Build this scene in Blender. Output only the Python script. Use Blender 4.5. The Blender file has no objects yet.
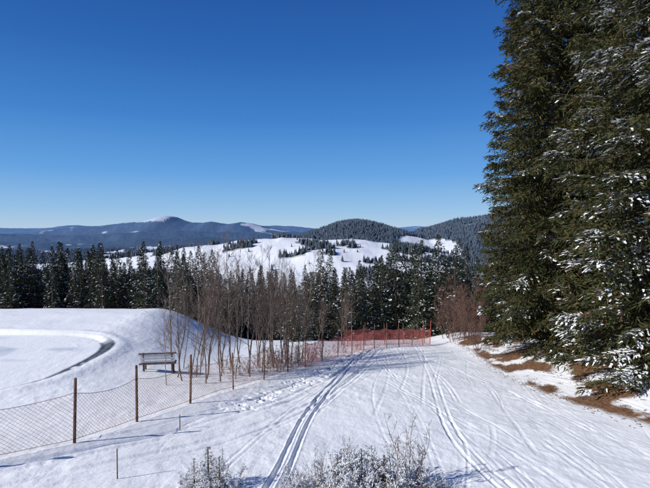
import bpy, math, random
import numpy as np
from mathutils import Vector
random.seed(7); RNG=np.random.default_rng(7)
scene=bpy.context.scene
scene.view_settings.view_transform='Standard'; scene.view_settings.look='None'; scene.view_settings.exposure=0
# ------------------------------------------------------------------ helpers
def hash2(ix,iy,seed):
    h=(ix.astype(np.int64)*374761393+iy.astype(np.int64)*668265263+seed*1442695041)&0xffffffff
    h=((h^(h>>13))*1274126177)&0xffffffff
    return ((h^(h>>16))&0xffff)/65535.0
def vnoise(x,y,seed=0):
    ix=np.floor(x); iy=np.floor(y); fx=x-ix; fy=y-iy
    fx=fx*fx*(3-2*fx); fy=fy*fy*(3-2*fy)
    a=hash2(ix,iy,seed);b=hash2(ix+1,iy,seed);c=hash2(ix,iy+1,seed);d=hash2(ix+1,iy+1,seed)
    return (a*(1-fx)+b*fx)*(1-fy)+(c*(1-fx)+d*fx)*fy
def fbm(x,y,seed=0,o=4):
    s=0;a=.5;t=0
    for i in range(o):
        s=s+a*vnoise(x*2**i+13.7*i,y*2**i+7.1*i,seed+i); t+=a; a*=.5
    return s/t
def sstep(a,b,x):
    t=np.clip((x-a)/(b-a),0,1); return t*t*(3-2*t)
def mk_mesh(name,V,F,mats,mi=None,smooth=False,attrs=None):
    V=np.ascontiguousarray(V,dtype=np.float32);F=np.ascontiguousarray(F,dtype=np.int32)
    k=F.shape[1];n=len(F)
    me=bpy.data.meshes.new(name)
    me.vertices.add(len(V)); me.vertices.foreach_set("co",V.ravel())
    me.loops.add(n*k); me.loops.foreach_set("vertex_index",F.ravel())
    me.polygons.add(n); me.polygons.foreach_set("loop_start",np.arange(0,n*k,k,dtype=np.int32))
    me.polygons.foreach_set("loop_total",np.full(n,k,dtype=np.int32))
    for m in mats: me.materials.append(m)
    if mi is not None: me.polygons.foreach_set("material_index",np.asarray(mi,dtype=np.int32))
    me.polygons.foreach_set("use_smooth",np.full(n,smooth,dtype=bool))
    if attrs:
        for an,av in attrs.items():
            a=me.attributes.new(an,'FLOAT','POINT'); a.data.foreach_set("value",np.asarray(av,dtype=np.float32))
    me.update(calc_edges=True)
    return me
def obj(name,me,loc=(0,0,0),rz=0,sc=1,parent=None):
    o=bpy.data.objects.new(name,me); scene.collection.objects.link(o)
    o.location=loc; o.rotation_euler=(0,0,rz); o.scale=(sc,sc,sc) if not isinstance(sc,tuple) else sc
    if parent: o.parent=parent
    return o
def empty(name,loc=(0,0,0)):
    return obj(name,None,loc)
def norm(a): return a/np.maximum(np.linalg.norm(a,axis=-1,keepdims=True),1e-9)
def tubes(P0,P1,R0,R1,n=4):
    P0=np.asarray(P0,float);P1=np.asarray(P1,float);R0=np.asarray(R0,float);R1=np.asarray(R1,float)
    d=norm(P1-P0); ref=np.where(np.abs(d[:,2:3])>.9,np.array([[1.,0,0]]),np.array([[0,0,1.]]))
    a=norm(np.cross(d,ref)); b=np.cross(d,a)
    V=[];N=len(P0)
    for P,R in((P0,R0),(P1,R1)):
        for k in range(n):
            t=2*math.pi*k/n; V.append(P+R[:,None]*(a*math.cos(t)+b*math.sin(t)))
    V=np.stack(V,1).reshape(-1,3)
    base=(np.arange(N)*2*n)[:,None]
    F=[]
    for k in range(n):
        k2=(k+1)%n; F.append(base+np.array([[k,k2,n+k2,n+k]]))
    return V,np.concatenate(F)
def join(parts):
    Vs=[];Fs=[];M=[];o=0
    for V,F,m in parts:
        if len(V)==0: continue
        Vs.append(V);Fs.append(F+o);o+=len(V);M.append(np.full(len(F),m) if np.isscalar(m) else m)
    return np.concatenate(Vs),np.concatenate(Fs),np.concatenate(M)
def quads(p,d,w,tip=.35):
    V=np.stack([p-w*.5,p+w*.5,p+d+w*.5*tip,p+d-w*.5*tip],1).reshape(-1,3)
    F=np.arange(len(p)*4).reshape(-1,4); return V,F
# ------------------------------------------------------------------ materials
def new_mat(name,rough=.8):
    m=bpy.data.materials.new(name); m.use_nodes=True
    b=m.node_tree.nodes['Principled BSDF']; b.inputs['Roughness'].default_value=rough
    b.inputs['Specular IOR Level'].default_value=.2
    return m,m.node_tree,b
def noise_mat(name,c1,c2,scale,rough=.85,lo=.35,hi=.65,rnd=0,bump=0):
    m,nt,b=new_mat(name,rough); N=nt.nodes;L=nt.links
    tc=N.new('ShaderNodeTexCoord'); no=N.new('ShaderNodeTexNoise'); no.inputs['Scale'].default_value=scale; no.inputs['Detail'].default_value=5
    L.new(tc.outputs['Object'],no.inputs['Vector'])
    cr=N.new('ShaderNodeValToRGB'); cr.color_ramp.elements[0].position=lo;cr.color_ramp.elements[1].position=hi
    cr.color_ramp.elements[0].color=(*c1,1);cr.color_ramp.elements[1].color=(*c2,1)
    L.new(no.outputs['Fac'],cr.inputs['Fac'])
    out=cr.outputs['Color']
    if rnd:
        oi=N.new('ShaderNodeObjectInfo'); mr=N.new('ShaderNodeMapRange'); mr.inputs['To Min'].default_value=1-rnd;mr.inputs['To Max'].default_value=1+rnd
        L.new(oi.outputs['Random'],mr.inputs['Value']); hs=N.new('ShaderNodeHueSaturation'); L.new(mr.outputs['Result'],hs.inputs['Value']); L.new(out,hs.inputs['Color']); out=hs.outputs['Color']
    L.new(out,b.inputs['Base Color'])
    if bump:
        bp=N.new('ShaderNodeBump'); bp.inputs['Strength'].default_value=bump; L.new(no.outputs['Fac'],bp.inputs['Height']); L.new(bp.outputs['Normal'],b.inputs['Normal'])
    return m
M_bark=noise_mat('spruce_bark',(.07,.05,.035),(.16,.12,.09),6,bump=.5)
M_need=noise_mat('spruce_needles',(.024,.032,.011),(.076,.075,.026),.8)
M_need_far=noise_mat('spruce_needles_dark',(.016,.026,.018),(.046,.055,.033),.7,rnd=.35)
M_twigbrown=noise_mat('dry_twigs',(.08,.045,.023),(.15,.09,.048),1.5)
M_snowtree=noise_mat('branch_snow',(.78,.81,.86),(.88,.89,.90),3)
M_bare=noise_mat('bare_bark',(.095,.070,.058),(.22,.17,.145),2.5,rnd=.35)
M_redbush=noise_mat('red_twigs',(.11,.060,.045),(.20,.12,.095),1.2)
M_post=noise_mat('post_wood',(.09,.05,.035),(.2,.12,.08),9,bump=.3)
M_net=noise_mat('orange_net',(.42,.24,.18),(.55,.35,.27),3)
M_rednet=noise_mat('red_net',(.50,.13,.12),(.62,.22,.19),3)
M_redpole=noise_mat('red_pole',(.38,.07,.05),(.5,.10,.08),3,rough=.5)
M_wood=noise_mat('bench_wood',(.07,.045,.035),(.16,.11,.085),12,bump=.3)
M_woodgrey=noise_mat('bench_grey',(.3,.32,.36),(.42,.43,.46),12)
HAZE_PAINT=(.135,.25,.47)  # blue of distant air, painted into base colour, stronger with distance from origin
def paint_haze(nt,colsock,b,scale=8000):
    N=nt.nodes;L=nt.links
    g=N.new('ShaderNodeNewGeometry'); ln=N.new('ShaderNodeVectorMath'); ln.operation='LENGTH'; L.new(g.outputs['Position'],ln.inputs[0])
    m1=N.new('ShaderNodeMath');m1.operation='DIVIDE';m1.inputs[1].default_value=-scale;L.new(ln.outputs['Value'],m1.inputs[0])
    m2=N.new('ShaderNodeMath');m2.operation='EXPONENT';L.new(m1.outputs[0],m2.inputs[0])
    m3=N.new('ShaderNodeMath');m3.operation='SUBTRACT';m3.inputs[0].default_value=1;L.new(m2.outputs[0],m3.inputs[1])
    mx=N.new('ShaderNodeMix');mx.data_type='RGBA'; L.new(m3.outputs[0],mx.inputs['Factor']); L.new(colsock,mx.inputs['A']); mx.inputs['B'].default_value=(*HAZE_PAINT,1)
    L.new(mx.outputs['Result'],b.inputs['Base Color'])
def ground_mat():
    m,nt,b=new_mat('snow_ground',.55); N=nt.nodes;L=nt.links
    geo=N.new('ShaderNodeNewGeometry'); pos=geo.outputs['Position']
    def noise(s,d=6,r=.55,v=None):
        n=N.new('ShaderNodeTexNoise');n.inputs['Scale'].default_value=s;n.inputs['Detail'].default_value=d;n.inputs['Roughness'].default_value=r;L.new(v or pos,n.inputs['Vector']);return n.outputs['Fac']
    def ramp(f,p0,c0,p1,c1):
        r=N.new('ShaderNodeValToRGB');e=r.color_ramp.elements;e[0].position=p0;e[1].position=p1;e[0].color=(*c0,1);e[1].color=(*c1,1);L.new(f,r.inputs['Fac']);return r.outputs['Color']
    def mix(f,a,c):
        x=N.new('ShaderNodeMix');x.data_type='RGBA';L.new(f,x.inputs['Factor']);L.new(a,x.inputs['A']);L.new(c,x.inputs['B']);return x.outputs['Result']
    def at(n):
        a=N.new('ShaderNodeAttribute');a.attribute_name=n;return a.outputs['Fac']
    snow=ramp(noise(.4),.3,(.87,.88,.89),.7,(.94,.94,.94))
    forest=ramp(noise(.02,8,.75),.35,(.012,.02,.018),.7,(.06,.07,.065))
    leaf=ramp(noise(5,6,.7),.35,(.10,.05,.028),.65,(.27,.15,.08))
    ice=ramp(noise(.5,5),.35,(.52,.60,.66),.65,(.74,.78,.82))
    liner=ramp(noise(3),.4,(.04,.05,.06),.7,(.13,.15,.17))
    c=mix(at('ice'),snow,ice); c=mix(at('liner'),c,liner); c=mix(at('leaf'),c,leaf); c=mix(at('forest'),c,forest)
    paint_haze(nt,c,b)
    mp=N.new('ShaderNodeMapping');mp.inputs['Scale'].default_value=(1,.35,1);L.new(pos,mp.inputs['Vector'])
    bp0=N.new('ShaderNodeBump');bp0.inputs['Strength'].default_value=.4;bp0.inputs['Distance'].default_value=.06
    L.new(noise(3.2,6,.6,mp.outputs[0]),bp0.inputs['Height'])
    bp=N.new('ShaderNodeBump');bp.inputs['Strength'].default_value=.5;bp.inputs['Distance'].default_value=.035
    L.new(noise(11,8,.65),bp.inputs['Height']);L.new(bp0.outputs['Normal'],bp.inputs['Normal'])
    bp2=N.new('ShaderNodeBump');bp2.inputs['Strength'].default_value=.6;bp2.inputs['Distance'].default_value=30
    fm=N.new('ShaderNodeMath');fm.operation='MULTIPLY';L.new(noise(.018,8,.8),fm.inputs[0]);L.new(at('forest'),fm.inputs[1])
    L.new(fm.outputs[0],bp2.inputs['Height']);L.new(bp.outputs['Normal'],bp2.inputs['Normal'])
    L.new(bp2.outputs['Normal'],b.inputs['Normal'])
    return m
# ------------------------------------------------------------------ terrain
_ty=np.linspace(-3000,3000,60001)
def table(pts,k=31):
    t=np.interp(_ty,[p[0] for p in pts],[p[1] for p in pts])
    ker=np.hanning(k+2)[1:-1];ker/=ker.sum(); return np.convolve(np.pad(t,k//2,'edge'),ker,'valid')
FAR=[(90,-17),(120,-26),(200,-48),(400,-95),(700,-140),(1000,-150),(3000,-150)]
T_main=table([(-3000,-60),(-200,0),(-20,2.4),(0,1.4),(6,.7),(12,0),(20,-.9),(30,-2.2),(41,-3.7),(50,-5.3),(60,-7.2),(70,-10.2)]+FAR,81)
T_plat=table([(-3000,-60),(-200,0),(-20,2.4),(0,1.4),(6,.7),(12,0),(16,-.6),(20,-.8),(36,-.85),(41,-.95),(47,-1.4),(55,-4),(65,-7.5)]+FAR,41)
LAY=[ # (Yc, sY, noise, [(X,Z)...])  real ridges in metres
 (1400,330,22,[(-1000,-100),(-620,-78),(-460,-56),(-380,-40),(-290,-34),(-200,-20),(-120,-13),(-60,-13),(60,-18),(180,-34),(400,-80),(900,-120)]),
 (2200,380,20,[(-600,-110),(-250,-60),(-110,-22),(0,16),(70,40),(141,50),(215,36),(310,4),(420,-25),(700,-100)]),
 (2300,420,25,[(250,-120),(380,-26),(480,4),(600,38),(760,64),(1000,80),(1500,60),(2500,0)]),
 (3300,500,35,[(-4000,-30),(-2400,-62),(-2000,-72),(-1600,-90),(-1200,-58),(-800,-40),(-500,-70),(-200,-110),(1000,-120)]),
 (4300,500,40,[(-5500,10),(-3200,-35),(-2700,-25),(-2200,-50),(-1900,-30),(-1400,-5),(-900,-15),(-500,-20),(-300,-50),(0,-110)]),
 (6200,900,38,[(-9000,-40),(-4700,-60),(-4030,-60),(-3600,-20),(-3300,25),(-3050,30),(-2800,60),(-2500,84),(-2350,112),(-2180,128),(-2060,162),(-1960,186),(-1880,178),(-1780,136),(-1640,96),(-1500,84),(-1400,100),(-1200,84),(-1050,106),(-900,88),(-760,55),(-560,10),(-200,-40),(200,-60),(900,-60),(1300,-20),(2000,20),(4000,40)]),
 (10500,1200,60,[(-14000,60),(-9000,0),(-7000,60),(-6200,35),(-5300,100),(-4600,80),(-3800,50),(-2600,30),(-1600,80),(-1000,100),(-500,60),(300,-20),(1500,-40),(3000,40),(6000,80)]),
 (19000,3000,60,[(-20000,80),(-14000,-20),(-11000,30),(-8500,-20),(-6000,30),(-3500,60),(-2000,85),(-600,65),(600,20),(1800,40),(2700,80),(3400,150),(4400,90),(6000,120),(20000,100)]),
]
def pond_d(X,Y):
    return (np.abs((X+25.1)/12.5)**3.3+np.abs((Y-26.6)/7.6)**3.3)**(1/3.3)+ .03*(fbm(X*.3,Y*.3,5)-.5)
def track(X,Y,pts,w,dep,off=(0,),y0=None,y1=None):
    ys=[p[0] for p in pts];xs=[p[1] for p in pts]
    yy=np.linspace(ys[0],ys[-1],400);xx=np.interp(yy,ys,xs)
    k=np.hanning(61);k/=k.sum();xx=np.convolve(np.pad(xx,30,'reflect',reflect_type='odd'),k,'valid')
    sl=np.gradient(xx,yy)
    fx=np.interp(Y,yy,xx);s=np.interp(Y,yy,sl);c=1/np.sqrt(1+s*s)
    fade=sstep(ys[0]-.1,ys[0]+1,Y)*(1-sstep(ys[-1]-1.5,ys[-1]+.1,Y))*(.35+1.2*vnoise(Y*.5,Y*0+xs[0]*7,3))
    z=0
    for o in off:
        u=((X-fx)*c-o)/w
        z=z+(-dep*np.exp(-u**4)+dep*.3*np.exp(-((np.abs(u)-1.5)/.5)**2))*fade
    return z
TR=[ ([(9,-1.5),(11.6,-1.16),(13.7,-.96),(16.6,-.83),(21.3,-.1),(28,1.1),(34.5,2.2),(44,5)],.065,.06,(-.15,.15)),
     ([(9,4.4),(11.6,4.06),(13.7,3.9),(17.2,4.2),(24,5.3),(28.6,6.0),(45,8)],.055,.018,(-.16,.16)),
     ([(9,-12),(12,-7.8),(15.2,-4),(20.5,-.6),(28,1.4),(40,4)],.14,.035,(-.5,.5)),
     ([(9,-9.5),(12,-5.8),(15,-2.7),(19,-.3),(26,1.6),(40,5)],.10,.03,(-.1,.1)),
     ([(9,-14.5),(12,-10.2),(15.2,-6),(20.5,-2.3),(28,.4),(40,3.4)],.12,.03,(-.5,.5))]
_r=random.Random(3)
for i in range(90):
    x0=_r.uniform(-3,12);x1=x0*.4+_r.uniform(0,10);a=_r.uniform(-3.2,3.2);y0=_r.uniform(8,40);y1=_r.uniform(y0+4,min(62,y0+20));ph=_r.uniform(0,6);fq=_r.uniform(1.5,6)
    pts=[]
    for j in range(13):
        t=j/12;y=y0+(y1-y0)*t;tt=(y-8)/54
        pts.append((y,x0+(x1-x0)*tt+a*math.sin(fq*tt*2+ph)*.8))
    TR.append((pts,_r.choice([.035,.045,.05,.07]),_r.uniform(.004,.014),(-.1,.1) if _r.random()<.45 else (0,)))
def height(X,Y,fine=False):
    X=np.asarray(X,float);Y=np.asarray(Y,float)
    yy=Y+.35*np.maximum(np.abs(X)-38,0)
    gm=np.interp(yy,_ty,T_main);gp=np.interp(yy,_ty,T_plat)
    tr=sstep(-14.5,-6,X+ .05*(Y-25))
    z=gp*(1-tr)+gm*tr
    r=np.hypot(X,Y)
    near=1-sstep(60,110,r)
    z=z+near*(.35*(fbm(X*.12,Y*.12,21)-.5)*sstep(8,14,r)+.05*(fbm(X*.9,Y*.9,22)-.5))
    z=z+near*.9*sstep(9.5,15,X)*sstep(8,16,Y)
    d=pond_d(X,Y); inn=1-sstep(.955,1.0,d)
    z=z*(1-inn)+(-1.12)*inn
    z=z+near*.09*np.exp(-((d-1.04)/.04)**2)
    rough=fbm(X*.01,Y*.01,31,5)-.5
    for yc,sy,na,P in LAY:
        px=[p[0] for p in P];pz=[p[1] for p in P]
        base=-150;amp=np.interp(X,px,pz)-base
        zz=base+amp*np.exp(-((Y-yc)/sy)**2)+ (fbm(X/ (sy*.4),Y/(sy*.4),int(yc)%97,5)-.5)*na
        z=np.where(Y>400,np.maximum(z,zz),z)
    z=z+sstep(300,700,r)*rough*8
    if fine:
        m=(r<66)&(Y>7)&(X>-16)&(X<14)
        xs=X[m];ys=Y[m];dz=np.zeros_like(xs)
        for t in TR: dz+=track(xs,ys,*t)
        tm=np.exp(-((xs-(-2.2+(ys-22)*.33))/.9)**2)*sstep(17,21,ys)*(1-sstep(36,42,ys))
        dz+=-tm*.10*sstep(.56,.72,fbm(xs*3.4,ys*3.4,77,3))
        ch=sstep(.45,.65,fbm(xs*.25,ys*.12,90,3))
        dz+=.02*(fbm(xs*2.2,ys*.7,78,3)-.5)+(.012+.03*ch)*(fbm(xs*4,ys*2.2,79,3)-.5)
        z[m]+=dz
    return z
def hz(x,y): return float(height(np.array([x]),np.array([y]))[0])
def forest_mask(X,Y):
    r=np.hypot(X,Y)
    n=fbm(X/170,Y/170,51,4); n2=fbm(X/110,Y/45,61,3)
    f=sstep(95,120,r)*(1-sstep(560,640,Y+X*.25))
    th=.68-.16*sstep(.10,.18,X/np.maximum(Y,1))
    fB=sstep(th,th+.03,n2)*(Y>600)*(Y<1750)
    dome=(Y>=1750)&(Y<3000)
    fA=sstep(.28,.32,n)*dome
    cl=((X-410)/120)**2+((Y-1960)/150)**2
    fA=np.where(cl<1+.5*(n-.5),0,fA)
    n3=fbm(X/380,Y/380,71,4)
    fD=sstep(.24,.29,n3)*(Y>=3000)
    f=np.maximum.reduce([f,fB,fA,fD])
    return f
th=np.unique(np.concatenate([np.linspace(-180,-42,50),np.linspace(-42,-37,30),np.linspace(-37,37,980),np.linspace(37,42,30),np.linspace(42,180,50)]))
th=np.radians(th[:-1])
rr=[1.0]
while rr[-1]<68: rr.append(rr[-1]+ (max(.05,min(.16,rr[-1]**2/9000*1.6)) if rr[-1]>8.5 else .35))
rr=np.concatenate([rr,np.geomspace(68.3,45000,520)])
TH,RR=np.meshgrid(th,rr)
X=(RR*np.sin(TH)).ravel();Y=(RR*np.cos(TH)).ravel()
Z=height(X,Y,True)
nr,nc=len(rr),len(th)
ii=np.arange(nr-1)[:,None]*nc;jj=np.arange(nc)[None,:];j2=(jj+1)%nc
F=np.stack([ii+jj,ii+j2,ii+nc+j2,ii+nc+jj],-1).reshape(-1,4)[:,::-1]
V=np.stack([X,Y,Z],1)
f=forest_mask(X,Y)
cap=(Y>5000)&(Y<7400)&(X<-1860)&(X>-2480)&(Z>100+60*(fbm(X/160,Y/160,5)-.5)); f=np.where(cap,0,f)
pd=pond_d(X,Y)
edge=9.6+.09*np.abs(Y-24)+1.6*(fbm(Y*.35,X*.2,9)-.5)
leaf=sstep(0,.5,X-edge)*(1-sstep(4.5,6,X-edge))*sstep(14,16,Y)*(1-sstep(46,50,Y))*sstep(.40,.55,fbm(X*1.1,Y*.7,14,4))
ice=(1-sstep(.80,.93,pd))*sstep(.42,.55,fbm(X*.22,Y*.35,17,3))
liner=(1-sstep(.025,.04,np.abs(pd-.975)))*sstep(-21,-17,X)*sstep(.15,.28,fbm(X*.9,Y*.9,19,3))*(1-.8*sstep(30.5,32.5,Y))
leaf=np.where(np.hypot(X,Y)<70,leaf,0)
M_ground=ground_mat()
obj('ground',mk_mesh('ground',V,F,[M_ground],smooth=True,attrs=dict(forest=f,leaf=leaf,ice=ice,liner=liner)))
# ------------------------------------------------------------------ hill forest (merged small conifers)
def hill_forest():
    n=200000
    Yp=RNG.uniform(480,2900,n); Xp=RNG.uniform(-1,1,n)*(.72*Yp)
    keep=forest_mask(Xp,Yp)>RNG.uniform(.3,1,n)
    keep|=(RNG.uniform(0,1,n)<.005)
    Xp=Xp[keep];Yp=Yp[keep]
    zz=height(Xp,Yp); n=len(Xp)
    h=RNG.uniform(8,18,n);w=h*RNG.uniform(.18,.28,n)
    k=5;Vs=[];ph=RNG.uniform(0,6,n)
    for t in range(k):
        a=ph+2*math.pi*t/k;Vs.append(np.stack([Xp+w*np.cos(a),Yp+w*np.sin(a),zz+h*.08],1))
    Vs.append(np.stack([Xp,Yp,zz+h],1))
    V=np.stack(Vs,1).reshape(-1,3);b=(np.arange(n)*(k+1))[:,None]
    F=np.concatenate([b+np.array([[t,(t+1)%k,k]]) for t in range(k)])
    m,nt,bs=new_mat('hill_trees',.9);N=nt.nodes;L=nt.links
    g=N.new('ShaderNodeNewGeometry');no=N.new('ShaderNodeTexNoise');no.inputs['Scale'].default_value=.05;no.inputs['Detail'].default_value=4;L.new(g.outputs['Position'],no.inputs['Vector'])
    cr=N.new('ShaderNodeValToRGB');e=cr.color_ramp.elements;e[0].position=.35;e[1].position=.7;e[0].color=(.025,.033,.022,1);e[1].color=(.12,.115,.095,1)
    L.new(no.outputs['Fac'],cr.inputs['Fac']);paint_haze(nt,cr.outputs['Color'],bs)
    obj('hill_forest',mk_mesh('hill_forest',V,F,[m]))
hill_forest()
# ------------------------------------------------------------------ spruces
def spruce(name,h,R,nb,step,spl,spw,snow,seed,prof=.7,t0=.03,mats=None,twigs=.08,snow_size=1.0,seclen=.34,maxsec=1.1,sag=.38,kd=1.7,minL=.04,snw=1.7,cvr=(.3,1),ov=1.2):
    g=np.random.default_rng(seed); parts=[]
    zs=np.linspace(-.6,h,12); rad=np.interp(zs,[-.6,0,h],[h*.013+.02,h*.011+.02,.012])
    P=np.stack([g.normal(0,.03,12)*h*.03,g.normal(0,.03,12)*h*.03,zs],1);P[-2:,:2]*=.2
    V,F=tubes(P[:-1],P[1:],rad[:-1],rad[1:],8);parts.append((V,F,0))
    A0=[];A1=[];r0=[];r1=[]
    for i in range(nb):
        t=t0+(1-t0)*((i+g.uniform(0,1))/nb)**1.12; t=min(t,.995)
        L=(R*(1-t)**prof*(min(1,.78+.9*t))*g.choice([.62,.85,1,1,1.08,ov],p=[.12,.22,.26,.2,.12,.08])+minL*R)
        az=i*2.39996+g.normal(0,.35)
        ax=np.array([math.cos(az),math.sin(az),0.]);sd=np.array([-ax[1],ax[0],0.])
        e0=-.12+.85*t**1.6+g.normal(0,.07)
        z0=h*t
        def axis(s):
            s=s[:,None]; return ax*L*s+np.array([0,0,1.])*(z0+L*(e0*s-sag*(1-.6*t)*s**2+.22*s**4))
        sp=np.linspace(0,1,6);Pp=axis(sp);A0.append(Pp[:-1]);A1.append(Pp[1:])
        rb=.010*L+.004;q=np.linspace(rb,.15*rb,6);r0.append(q[:-1]);r1.append(q[1:])
        J=max(4,int(L/step)); s=np.sort(g.uniform(.12,1.0,J*2)); side=g.choice([-1,1],J*2)
        base=axis(s); ls=np.minimum(seclen*L*(1.12-s)**.8*g.uniform(.5,1.2,J*2)+spl*.5*min(1,L/.8),maxsec)
        dirn=norm(ax*g.uniform(.4,1.0,(J*2,1))+sd*side[:,None]*g.uniform(.35,1,(J*2,1))+np.array([0,0,1.])*g.normal(-.05,.12,(J*2,1)))
        K=max(2,int(maxsec*.6/spl*kd)); u=(np.arange(K)+.5)/K
        pts=base[:,None,:]+dirn[:,None,:]*(ls[:,None,None]*u[None,:,None])
        hang=(.55*ls*(1-.4*t))[:,None]*u[None,:]**1.7
        pts[:,:,2]-=hang
        D=np.repeat(dirn[:,None,:],K,1).copy(); D[:,:,2]-=.55*u[None,:]*g.uniform(.4,1.6,(J*2,K))
        pts=pts.reshape(-1,3);D=D.reshape(-1,3);n=len(pts)
        D0=D.copy();szf=min(1,.45+L*.5)
        D=norm(D+g.normal(0,.38,(n,3)))*(spl*szf*g.uniform(.6,1.3,n))[:,None]
        W=norm(np.cross(D,norm(g.normal(0,1,(n,3))+np.array([0,0,.9]))))*(spw*szf*g.uniform(.6,1.3,n))[:,None]
        pts=pts+g.normal(0,spl*.12,(n,3))
        V,F=quads(pts,D,W); mi=np.where(g.uniform(0,1,n)<twigs,2,1); parts.append((V,F,mi))
        if g.uniform(0,1)<snow:
            cov=g.uniform(*cvr); sr=np.repeat(s,K)
            lump=.5+.5*np.sin(sr*g.uniform(8,16)+g.uniform(0,6))
            sm=(sr>g.uniform(.25,.6))&(g.uniform(0,1,n)<cov*lump)
            pq=pts[sm]+np.array([0,0,spw*.5]); m=len(pq)
            if m:
                Dq=norm(D0[sm]*np.array([1,1,.6])+g.normal(0,.15,(m,3)))*(spl*szf*1.05*snow_size*g.uniform(.6,1.25,m))[:,None]; Wq=norm(np.cross(Dq,np.array([0,0,1.])+g.normal(0,.22,(m,3))))*(spw*szf*snw*snow_size*g.uniform(.5,1.4,m))[:,None]
                V,F=quads(pq-Dq*.2,Dq,Wq,.5);parts.append((V,F,3))
    V,F=tubes(np.concatenate(A0),np.concatenate(A1),np.concatenate(r0),np.concatenate(r1),3);parts.append((V,F,0))
    V,F,mi=join(parts)
    return mk_mesh(name,V,F,mats or [M_bark,M_need,M_twigbrown,M_snowtree],mi)
big=[(14.5,31.5,42,4.9,11,.20,.52,640,.10),(15.6,21.5,37,5.6,12,.70,.55,620,.10),(17.3,41,36,4.6,13,.08,.62,380,.13),(18.8,29.5,42,5.6,14,.5,.55,460,.13),(20,37,38,5.2,15,.15,.6,260,.18)]
for i,(x,y,h,R,sd,sn,pf,nb,st) in enumerate(big):
    me=spruce('spruce_big',h,R,nb,st,.23,.070,sn,sd,prof=pf,seclen=.38,maxsec=1.3,kd=1.6,twigs=.10,snw=1.5,ov=1.1)
    obj('spruce_tree',me,(x,y,hz(x,y)-.2),rz=i*1.3)
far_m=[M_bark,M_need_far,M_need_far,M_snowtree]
var=[]
for i in range(7):
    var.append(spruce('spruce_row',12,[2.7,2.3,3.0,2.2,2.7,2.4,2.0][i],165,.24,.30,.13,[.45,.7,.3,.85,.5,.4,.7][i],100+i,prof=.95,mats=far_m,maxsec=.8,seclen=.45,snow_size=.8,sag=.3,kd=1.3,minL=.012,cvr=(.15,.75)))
rg=random.Random(5)
forest=empty('distant_spruce_forest')
def put_sp(x,y,top,p=forest,name='tree',wd=1):
    z=hz(x,y)-.3; h=max(4,6-top-z); s=h/12; sw=max(.7,min(1.2,s))*wd
    obj(name,rg.choice(var),(x,y,z),rz=rg.uniform(0,6.28),sc=(sw*rg.uniform(.8,1.15),)*2+(s,),parent=p)
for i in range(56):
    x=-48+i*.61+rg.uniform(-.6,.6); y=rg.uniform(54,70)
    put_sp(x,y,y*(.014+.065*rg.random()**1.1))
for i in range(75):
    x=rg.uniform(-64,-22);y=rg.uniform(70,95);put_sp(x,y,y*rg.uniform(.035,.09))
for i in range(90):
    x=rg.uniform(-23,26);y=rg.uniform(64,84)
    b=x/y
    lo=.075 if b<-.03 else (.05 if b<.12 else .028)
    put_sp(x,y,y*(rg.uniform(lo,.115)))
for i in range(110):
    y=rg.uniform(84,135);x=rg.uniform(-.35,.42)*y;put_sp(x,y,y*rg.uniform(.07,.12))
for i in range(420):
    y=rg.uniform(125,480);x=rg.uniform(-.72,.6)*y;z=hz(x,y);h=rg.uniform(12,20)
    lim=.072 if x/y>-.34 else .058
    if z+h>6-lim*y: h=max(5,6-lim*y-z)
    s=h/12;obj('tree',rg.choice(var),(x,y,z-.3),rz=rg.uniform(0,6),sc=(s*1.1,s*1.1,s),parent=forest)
for (x,y,top) in [(-.5,57,.024),(.6,60,.04),(8.4,59,.020),(9.8,61,.032),(11.6,60,.020),(13.6,60,.008),(15.6,58,.016),(6.6,58,.05),(-3.3,52,.10),(4.0,58,.06),(2.4,56,.075),(-2.2,55,.07),(12.6,57,.035),(14.6,56,.03),(10.7,57,.045),(17,60,.03)]:
    put_sp(x,y,y*top,None,'spruce_tree',1.08)
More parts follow.
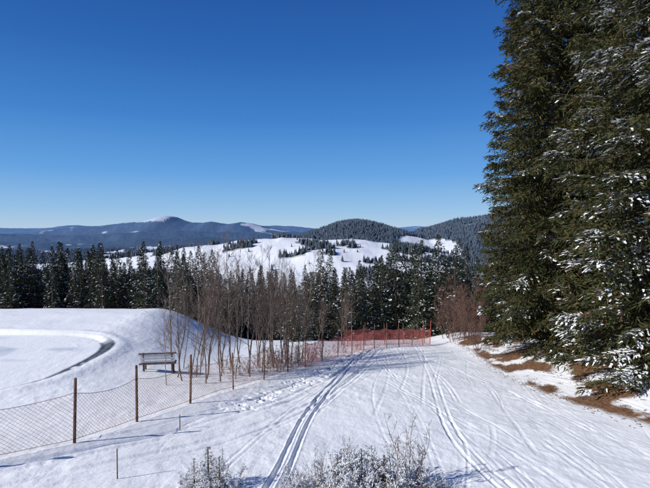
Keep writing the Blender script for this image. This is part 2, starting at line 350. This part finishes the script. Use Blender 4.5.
# ------------------------------------------------------------------ bare trees
def bare(name,h,seed,mats,nbr=22,spread=.55,r0=.06,stems=1,lv2=7,low=.22,n=4,base_sp=.1,snow=0,tw=.0035):
    g=random.Random(seed);P0=[];P1=[];A=[];B=[];LV=[]
    def grow(p,d,L,r,lev,segs):
        pts=[p.copy()];dirs=[]
        for k in range(segs):
            d=d+Vector((g.gauss(0,.09),g.gauss(0,.09),g.gauss(.05,.05)));d.normalize();dirs.append(d.copy())
            q=p+d*(L/segs); ra=r*(1-k/segs)**.8+tw*.6; rb=r*(1-(k+1)/segs)**.8+tw*.6
            P0.append(p[:]);P1.append(q[:]);A.append(ra);B.append(rb);LV.append(lev);p=q;pts.append(p.copy())
        return pts,dirs
    for st in range(stems):
        hh=h*g.uniform(.75,1) if stems>1 else h
        b=Vector((g.uniform(-base_sp,base_sp),g.uniform(-base_sp,base_sp),-.3))if stems>1 else Vector((0,0,-.3))
        d0=Vector((g.gauss(0,.08 if stems==1 else spread*.4),g.gauss(0,.08 if stems==1 else spread*.4),1)).normalized()
        pts,dirs=grow(b,d0,hh,r0,0,10)
        for k in range(nbr):
            t=low+(1-low)*(k+g.random())/nbr*.97; idx=min(9,int(t*10)); f=t*10-idx
            p=pts[idx].lerp(pts[idx+1],min(1,f)); az=g.uniform(0,6.283); e=g.uniform(.6,1.6)
            d=Vector((math.cos(az)*spread*1.5,math.sin(az)*spread*1.5,e)).normalized()
            L=hh*.30*(1.05-t)**.6*g.uniform(.6,1.2); r=r0*.35*(1.1-t)
            pp,dd=grow(p,d,L,r,1,5)
            for q in range(lv2):
                i2=g.randint(1,4);p2=pp[i2].lerp(pp[i2+1],g.random())
                d2=(dd[i2]+Vector((g.gauss(0,.5),g.gauss(0,.5),g.gauss(.15,.35)))).normalized()
                p3,d3=grow(p2,d2,L*g.uniform(.25,.55),tw,2,3)
                for q3 in range(2):
                    i3=g.randint(0,2); grow(p3[i3+1],(d3[i3]+Vector((g.gauss(0,.6),g.gauss(0,.6),g.gauss(.1,.4)))).normalized(),L*.2,tw*.6,3,2)
    V,F=tubes(P0,P1,A,B,n);parts=[(V,F,0)]
    if snow:
        lv=np.array(LV);a=np.array(P0);b=np.array(P1);rs=np.random.default_rng(seed)
        m=(rs.uniform(0,1,len(lv))<snow*np.where(lv==0,.35,1))&(a[:,2]>.1)
        a=a[m];b=b[m];k=len(a);up=np.array([0,0,1.])
        sr=rs.uniform(.006,.018,k)
        mid=(a+b)/2+up*sr[:,None]*.6+rs.normal(0,.003,(k,3))
        for (p,q,ra,rb2) in((a+up*sr[:,None]*.5,mid,sr*.4,sr),(mid,b+up*sr[:,None]*.5,sr,sr*.35)):
            V,F=tubes(p,q,ra,rb2,5);parts.append((V,F,1))
    V,F,mi=join(parts)
    return mk_mesh(name,V,F,mats,mi,smooth=True)
bv=[bare('bare_mesh',7.8,40+i,[M_bare],nbr=[22,26,18,26,16,24][i],lv2=7,low=[.25,.2,.4,.22,.42,.15][i],r0=[.05,.06,.042,.055,.05,.038][i],n=3,spread=.5) for i in range(6)]
bt=[(-7.4,23.2,.62),(-7.0,24.5,.8),(-6.5,24.0,.92),(-6.1,25.4,1.0),(-5.8,24.2,.86),(-5.5,26.3,1.02),(-5.2,24.8,.92),(-4.9,27,1.05),(-4.6,25.5,.85),(-4.3,27.5,.98),(-4.0,26.4,.86),(-3.6,28.3,1.02),(-3.3,27.3,.82),(-3.0,29.8,1.02),(-2.6,29,.85),(-2.2,31,.92),(-1.7,32.5,.8),(-6.8,27,1.0),(-5.9,28.5,1.02),(-8.0,26.6,.9),(-4.2,31,1.0),(-7.5,30,.95)]
for i in range(20):
    u=rg.random();bt.append((-7.6+u*6.3+rg.uniform(-.6,.6),24.5+u*8+rg.uniform(-.3,4.5),rg.uniform(.6,1.02)))
for i in range(7): bt.append((rg.uniform(-1.6,3.5),rg.uniform(40,46),rg.uniform(.55,.8)))
for i,(x,y,s) in enumerate(bt):
    obj('bare_tree',bv[i%6],(x,y,hz(x,y)),rz=i*2.1,sc=s*rg.uniform(.85,1.0))
rb=[bare('red_shrub_mesh',6.2,70+i,[M_redbush],nbr=16,stems=5,lv2=9,low=.10,spread=.7,r0=.035,base_sp=.6,n=3,tw=.005) for i in range(2)]
for i,(x,y,s) in enumerate([(12.6,43,1.0),(11.7,39.5,.8),(13.1,47,1.2),(11.2,36.5,.55),(12.6,50,1.1),(11.6,45,.8)]):
    obj('bare_shrub',rb[i%2],(x,y,hz(x,y)),rz=i*1.7,sc=s)
ub=bare('undergrowth_mesh',1.3,90,[M_redbush],nbr=8,stems=7,lv2=4,low=.15,spread=.9,r0=.012,base_sp=.4,n=3)
for i,(x,y,s) in enumerate([(-5,27,1.2),(-2.3,29.5,1.1),(-3.4,30,1.5),(-3.9,28,1.3),(-1.5,32,1.5),(-7,26,.9),(1.2,37.5,1.0),(2.6,39,1),(-5.8,29,1),(-2.6,31.5,1.6),(-.4,35,1.5),(-3.2,28.9,1.7),(-2.0,30.4,1.8),(-1.0,33.4,1.6)]):
    obj('bare_shrub',ub,(x,y,hz(x,y)),rz=i*1.1,sc=s)
# ------------------------------------------------------------------ foreground frosted plants
fm=[M_bark,noise_mat('young_needles',(.08,.09,.06),(.18,.18,.13),4),M_twigbrown,M_snowtree]
fs=[spruce('sapling',1.25,.45,50,.05,.075,.02,.75,200+i,prof=.8,mats=fm,twigs=.4,snow_size=1.1,maxsec=.2,sag=.1) for i in range(2)]
for i,(x,y,s) in enumerate([(-2.7,11.4,.85),(-2.4,11.2,.7),(-3.05,11.5,.6),(.85,11.5,.75),(1.35,11.3,.7),(.3,11.4,.6)]):
    obj('snowy_sapling',fs[i%2],(x,y,hz(x,y)-.1),rz=i*1.9,sc=s)
M_fr=noise_mat('frosted_twig',(.13,.085,.06),(.30,.23,.18),6,lo=.45,hi=.6)
fr=[bare('frosted_shrub_mesh',1.25,330+i,[M_fr,M_snowtree],nbr=9,stems=9,lv2=5,low=.12,spread=.75,r0=.012,base_sp=.35,n=3,snow=[.7,.45,.3][i],tw=.0035) for i in range(3)]
for i,(x,y,s) in enumerate([(-2.7,11.2,.75),(-3.1,11.4,.6),(-2.3,11.3,.65),(-2.0,11.2,.45),(-.6,11.4,.6),(-.2,11.3,.85),(.2,11.5,1.05),(.6,11.6,.95),(1.0,11.3,1.1),(1.4,11.5,.95),(1.8,11.4,.8),(2.2,11.3,.65),(.4,11.0,.8),(1.2,11.0,.9),(2.6,11.2,.5),(-.9,11.2,.45),(.8,10.8,.8),(1.7,11,.75)]):
    obj('frosted_shrub',fr[i%3],(x,y,hz(x,y)-.05),rz=i*2.9,sc=s)
tw=[bare('twig_mesh',2.3,300+i,[M_bare if i==0 else M_fr,M_snowtree],nbr=9,stems=4,lv2=3,low=.25,spread=.45,r0=.013,base_sp=.15,n=3,snow=.12) for i in range(2)]
for i,(x,y,s) in enumerate([(1.95,11.5,1.0),(1.7,11.4,.7),(-.1,11.5,.55),(2.3,11.4,.6),(-2.4,11.5,.5),(.5,11.4,.6)]):
    obj('twiggy_shrub',tw[i%2],(x,y,hz(x,y)-.05),rz=i*2.3,sc=s)
# ------------------------------------------------------------------ fences
def post_mesh(h,r,mat,n=10,lean=0):
    z=np.array([-.4,0,h*.5,h-.03,h]);ra=np.array([r*1.05,r,r*.97,r*.93,r*.6])
    P=np.stack([z*0,z*0,z],1);P=P+np.array([lean,0,0])*z[:,None]
    V,F=tubes(P[:-1],P[1:],ra[:-1],ra[1:],n)
    a=np.arange(n)*2*math.pi/n
    top=np.stack([r*.6*np.cos(a)+lean*h,r*.6*np.sin(a),np.full(n,h)],1)
    q=[[0,k,k+1,k+2] for k in range(1,n-2,2)]
    V2,F2,_=join([(V,F,0),(top,np.array(q),0)])
    return mk_mesh('post',V2,F2,[mat],smooth=False)
def net(name,path,zb,zt,cell,sw,mat,parent,sagz=.1,diag=True):
    P=np.array(path,float);seg=np.hypot(*(P[1:]-P[:-1]).T);cum=np.concatenate([[0],np.cumsum(seg)])
    Ltot=cum[-1];H=zt-zb
    def pos(u,v):
        x=np.interp(u,cum,P[:,0]);y=np.interp(u,cum,P[:,1])
        k=np.clip(np.searchsorted(cum,u)-1,0,len(seg)-1);f=(u-cum[k])/seg[k];sg=sagz*4*f*(1-f)
        gz=height(x,y)
        bel=.05*np.sin(u*1.7)*np.sin(v/H*3.1)
        return np.stack([x+bel,y-bel,gz+zb+v*(1-sg/H)],1)
    S0=[];S1=[]
    if diag:
        for s in(1,-1):
            st=np.arange(-H,Ltot+H,cell)
            ks=int(H/(cell/2))
            for a in range(ks):
                v0=np.full_like(st,a*H/ks);v1=np.full_like(st,(a+1)*H/ks)
                u0=st+s*v0 + (0 if s>0 else H);u1=st+s*v1+(0 if s>0 else H)
                ok=(u0>0)&(u0<Ltot)&(u1>0)&(u1<Ltot);S0.append(pos(u0[ok],v0[ok]));S1.append(pos(u1[ok],v1[ok]))
    else:
        us=np.arange(0,Ltot,cell)
        for a in range(4):
            S0.append(pos(us,np.full_like(us,H*a/4)));S1.append(pos(us,np.full_like(us,H*(a+1)/4)))
        uu=np.arange(0,Ltot-.25,.25)
        for v in np.arange(0,H,cell): S0.append(pos(uu,np.full_like(uu,v)));S1.append(pos(uu+.25,np.full_like(uu,v)))
    A=np.concatenate(S0);B=np.concatenate(S1)
    V,F=tubes(A,B,np.full(len(A),sw),np.full(len(A),sw),3);parts=[(V,F,0)]
    uu=np.arange(0,Ltot-.2,.2)
    for v in(0,H):
        a=pos(uu,np.full_like(uu,v));b=pos(uu+.2,np.full_like(uu,v));parts.append((*tubes(a,b,np.full(len(a),sw*2),np.full(len(a),sw*2),4),0))
    V,F,_=join(parts);obj(name,mk_mesh(name,V,F,[mat]),parent=parent)
nearP=[(-14.8,7.6),(-12.4,9.7),(-10,12.1),(-7.4,14.6),(-6.46,17),(-5.3,19.5),(-4.2,22.7),(-3.1,25.2),(-2.1,28),(-1.2,30)]
farP=[(-1.2,30),(-.2,33),(.9,35),(2,37),(3.0,38.4),(3.9,39.5),(5.0,40.3),(6.1,41),(7.4,42.3),(8.6,43.8),(9.5,45)]
fn=empty('safety_net_fence')
for i,(x,y) in enumerate(nearP):
    obj('post',post_mesh(1.95 if i<6 else 1.7,.045 if i<6 else .034,M_post,lean=[.0,.02,-.01,.03,.0,.02,-.02,.03,.02,0][i]),(x,y,hz(x,y)),parent=fn)
net('net',nearP,.12,1.5,.13,.0042,M_net,fn,sagz=.16)
ff=empty('red_snow_fence')
for i,(x,y) in enumerate(farP[1:]):
    last=i>=len(farP)-3
    obj('post',post_mesh(2.0 if not last else 2.2,.032,M_redpole if last else M_post,lean=rg.uniform(-.04,.04)),(x,y,hz(x,y)),parent=ff)
net('net',farP,.05,1.5,.10,.008,M_rednet,ff,diag=False,sagz=.18)
f2=empty('red_snow_fence')
p2=[(1.6,42),(3.6,44.5),(5.6,46.5),(7.6,48),(9.8,49)]
for i,(x,y) in enumerate(p2): obj('post',post_mesh(2.0,.032,M_post,lean=rg.uniform(-.04,.04)),(x,y,hz(x,y)),parent=f2)
net('net',p2,.05,1.5,.11,.007,M_rednet,f2,diag=False,sagz=.18)
for (x,y,h) in[(-5.05,12.0,.75),(-4.75,16.2,0.5)]:
    obj('marker_stake',post_mesh(h,.016,M_post,8),(x,y,hz(x,y)))
# ------------------------------------------------------------------ bench (seen from behind)
def box(sx,sy,sz,mat,loc,parent,name,rot=(0,0,0),bev=.008):
    import bmesh
    bm=bmesh.new();bmesh.ops.create_cube(bm,size=1);bmesh.ops.scale(bm,vec=(sx,sy,sz),verts=bm.verts)
    bmesh.ops.bevel(bm,geom=bm.edges[:],offset=bev,segments=2,affect='EDGES')
    me=bpy.data.meshes.new(name);bm.to_mesh(me);bm.free();me.materials.append(mat)
    o=obj(name,me,loc,parent=parent);o.rotation_euler=rot;return o
bx,by=-8.75,26.0
bn=empty('park_bench',(bx,by,hz(bx,by)));bn.rotation_euler=(0,0,math.radians(8))
for k,sx in enumerate((-.72,.72)):
    box(.08,.10,1.15,M_wood,(sx,0,.5),bn,f'leg_rear_{k}',rot=(math.radians(6),0,0))
    box(.08,.08,.62,M_wood,(sx,.5,.14),bn,f'leg_front_{k}')
    box(.07,.6,.06,M_wood,(sx,.27,.42),bn,f'arm_support_{k}')
for k,z in enumerate((.62,.76,.90,)):
    box(1.72,.03,.115,M_woodgrey,(0,-.075,z),bn,f'backrest_slat_{k}',rot=(math.radians(6),0,0))
box(1.88,.07,.08,M_wood,(0,-.09,1.03),bn,'backrest_top')
box(1.88,.07,.08,M_wood,(0,-.06,.49),bn,'backrest_bottom')
for k in range(3): box(1.76,.14,.035,M_wood,(0,.16+.17*k,.47),bn,f'seat_slat_{k}')
box(1.7,.42,.07,M_snowtree,(0,.33,.525),bn,'seat_snow',bev=.03)
# leaf litter
n=6000;xx=RNG.uniform(9.2,15,n);yy=RNG.uniform(16,46,n);e=9.7+.09*np.abs(yy-24);ok=(xx>e+RNG.exponential(.35,n)-.6)&(fbm(xx*1.1,yy*.7,14,4)>.38);xx=xx[ok];yy=yy[ok];n=len(xx)
p=np.stack([xx,yy,height(xx,yy)+.02],1);D=norm(RNG.normal(0,1,(n,3))*[1,1,.35])*RNG.uniform(.05,.16,n)[:,None];W=norm(np.cross(D,RNG.normal(0,.3,(n,3))+[0,0,1]))*.04
V,F=quads(p,D,W,.4);obj('leaf_litter',mk_mesh('leaf_litter',V,F,[noise_mat('dead_leaves',(.12,.06,.03),(.29,.16,.08),3)]))
# ------------------------------------------------------------------ light
el=31;sx,sy=-.91,-.415
w=bpy.data.worlds.new('World');scene.world=w;w.use_nodes=True;nt=w.node_tree;bg=nt.nodes['Background'];N=nt.nodes;L=nt.links
sk=N.new('ShaderNodeTexSky');sk.sky_type='NISHITA';sk.sun_disc=False;sk.sun_elevation=math.radians(el);sk.sun_rotation=math.atan2(sx,sy)
sk.altitude=1200;sk.air_density=1.0;sk.dust_density=.2;sk.ozone_density=1.5
tc=N.new('ShaderNodeTexCoord');sp=N.new('ShaderNodeSeparateXYZ');L.new(tc.outputs['Generated'],sp.inputs[0])
cr=N.new('ShaderNodeValToRGB');L.new(sp.outputs['Z'],cr.inputs['Fac']);e=cr.color_ramp.elements
def S(r,g,b): return tuple(((c/255+.055)/1.055)**2.4*10 for c in(r,g,b))+(1,)
st=[(0,(176,204,230)),(.04,(142,189,232)),(.11,(92,159,226)),(.21,(56,128,207)),(.32,(34,101,183)),(.45,(20,80,158)),(1,(16,60,128))]
e[0].position=0;e[0].color=S(*st[0][1]);e[1].position=1;e[1].color=S(*st[-1][1])
for p_,c_ in st[1:-1]:
    q=e.new(p_);q.color=S(*c_)
mx=N.new('ShaderNodeMix');mx.data_type='RGBA';mx.inputs['Factor'].default_value=.88
L.new(sk.outputs[0],mx.inputs['A']);L.new(cr.outputs['Color'],mx.inputs['B'])
L.new(mx.outputs['Result'],bg.inputs['Color']);bg.inputs['Strength'].default_value=.10
sun=bpy.data.lights.new('sun','SUN');sun.energy=5;sun.angle=math.radians(.5);sun.color=(1,.97,.91)
so=bpy.data.objects.new('sun',sun);scene.collection.objects.link(so)
so.rotation_euler=Vector((-sx,-sy,-math.tan(math.radians(el)))).to_track_quat('-Z','Y').to_euler()
cam=bpy.data.cameras.new('camera');co=bpy.data.objects.new('camera',cam);scene.collection.objects.link(co)
cam.sensor_width=36;cam.lens=27.7;cam.clip_end=100000;cam.clip_start=.1
co.location=(0,0,6);co.rotation_euler=(math.radians(90-1.6),0,0)
scene.camera=co
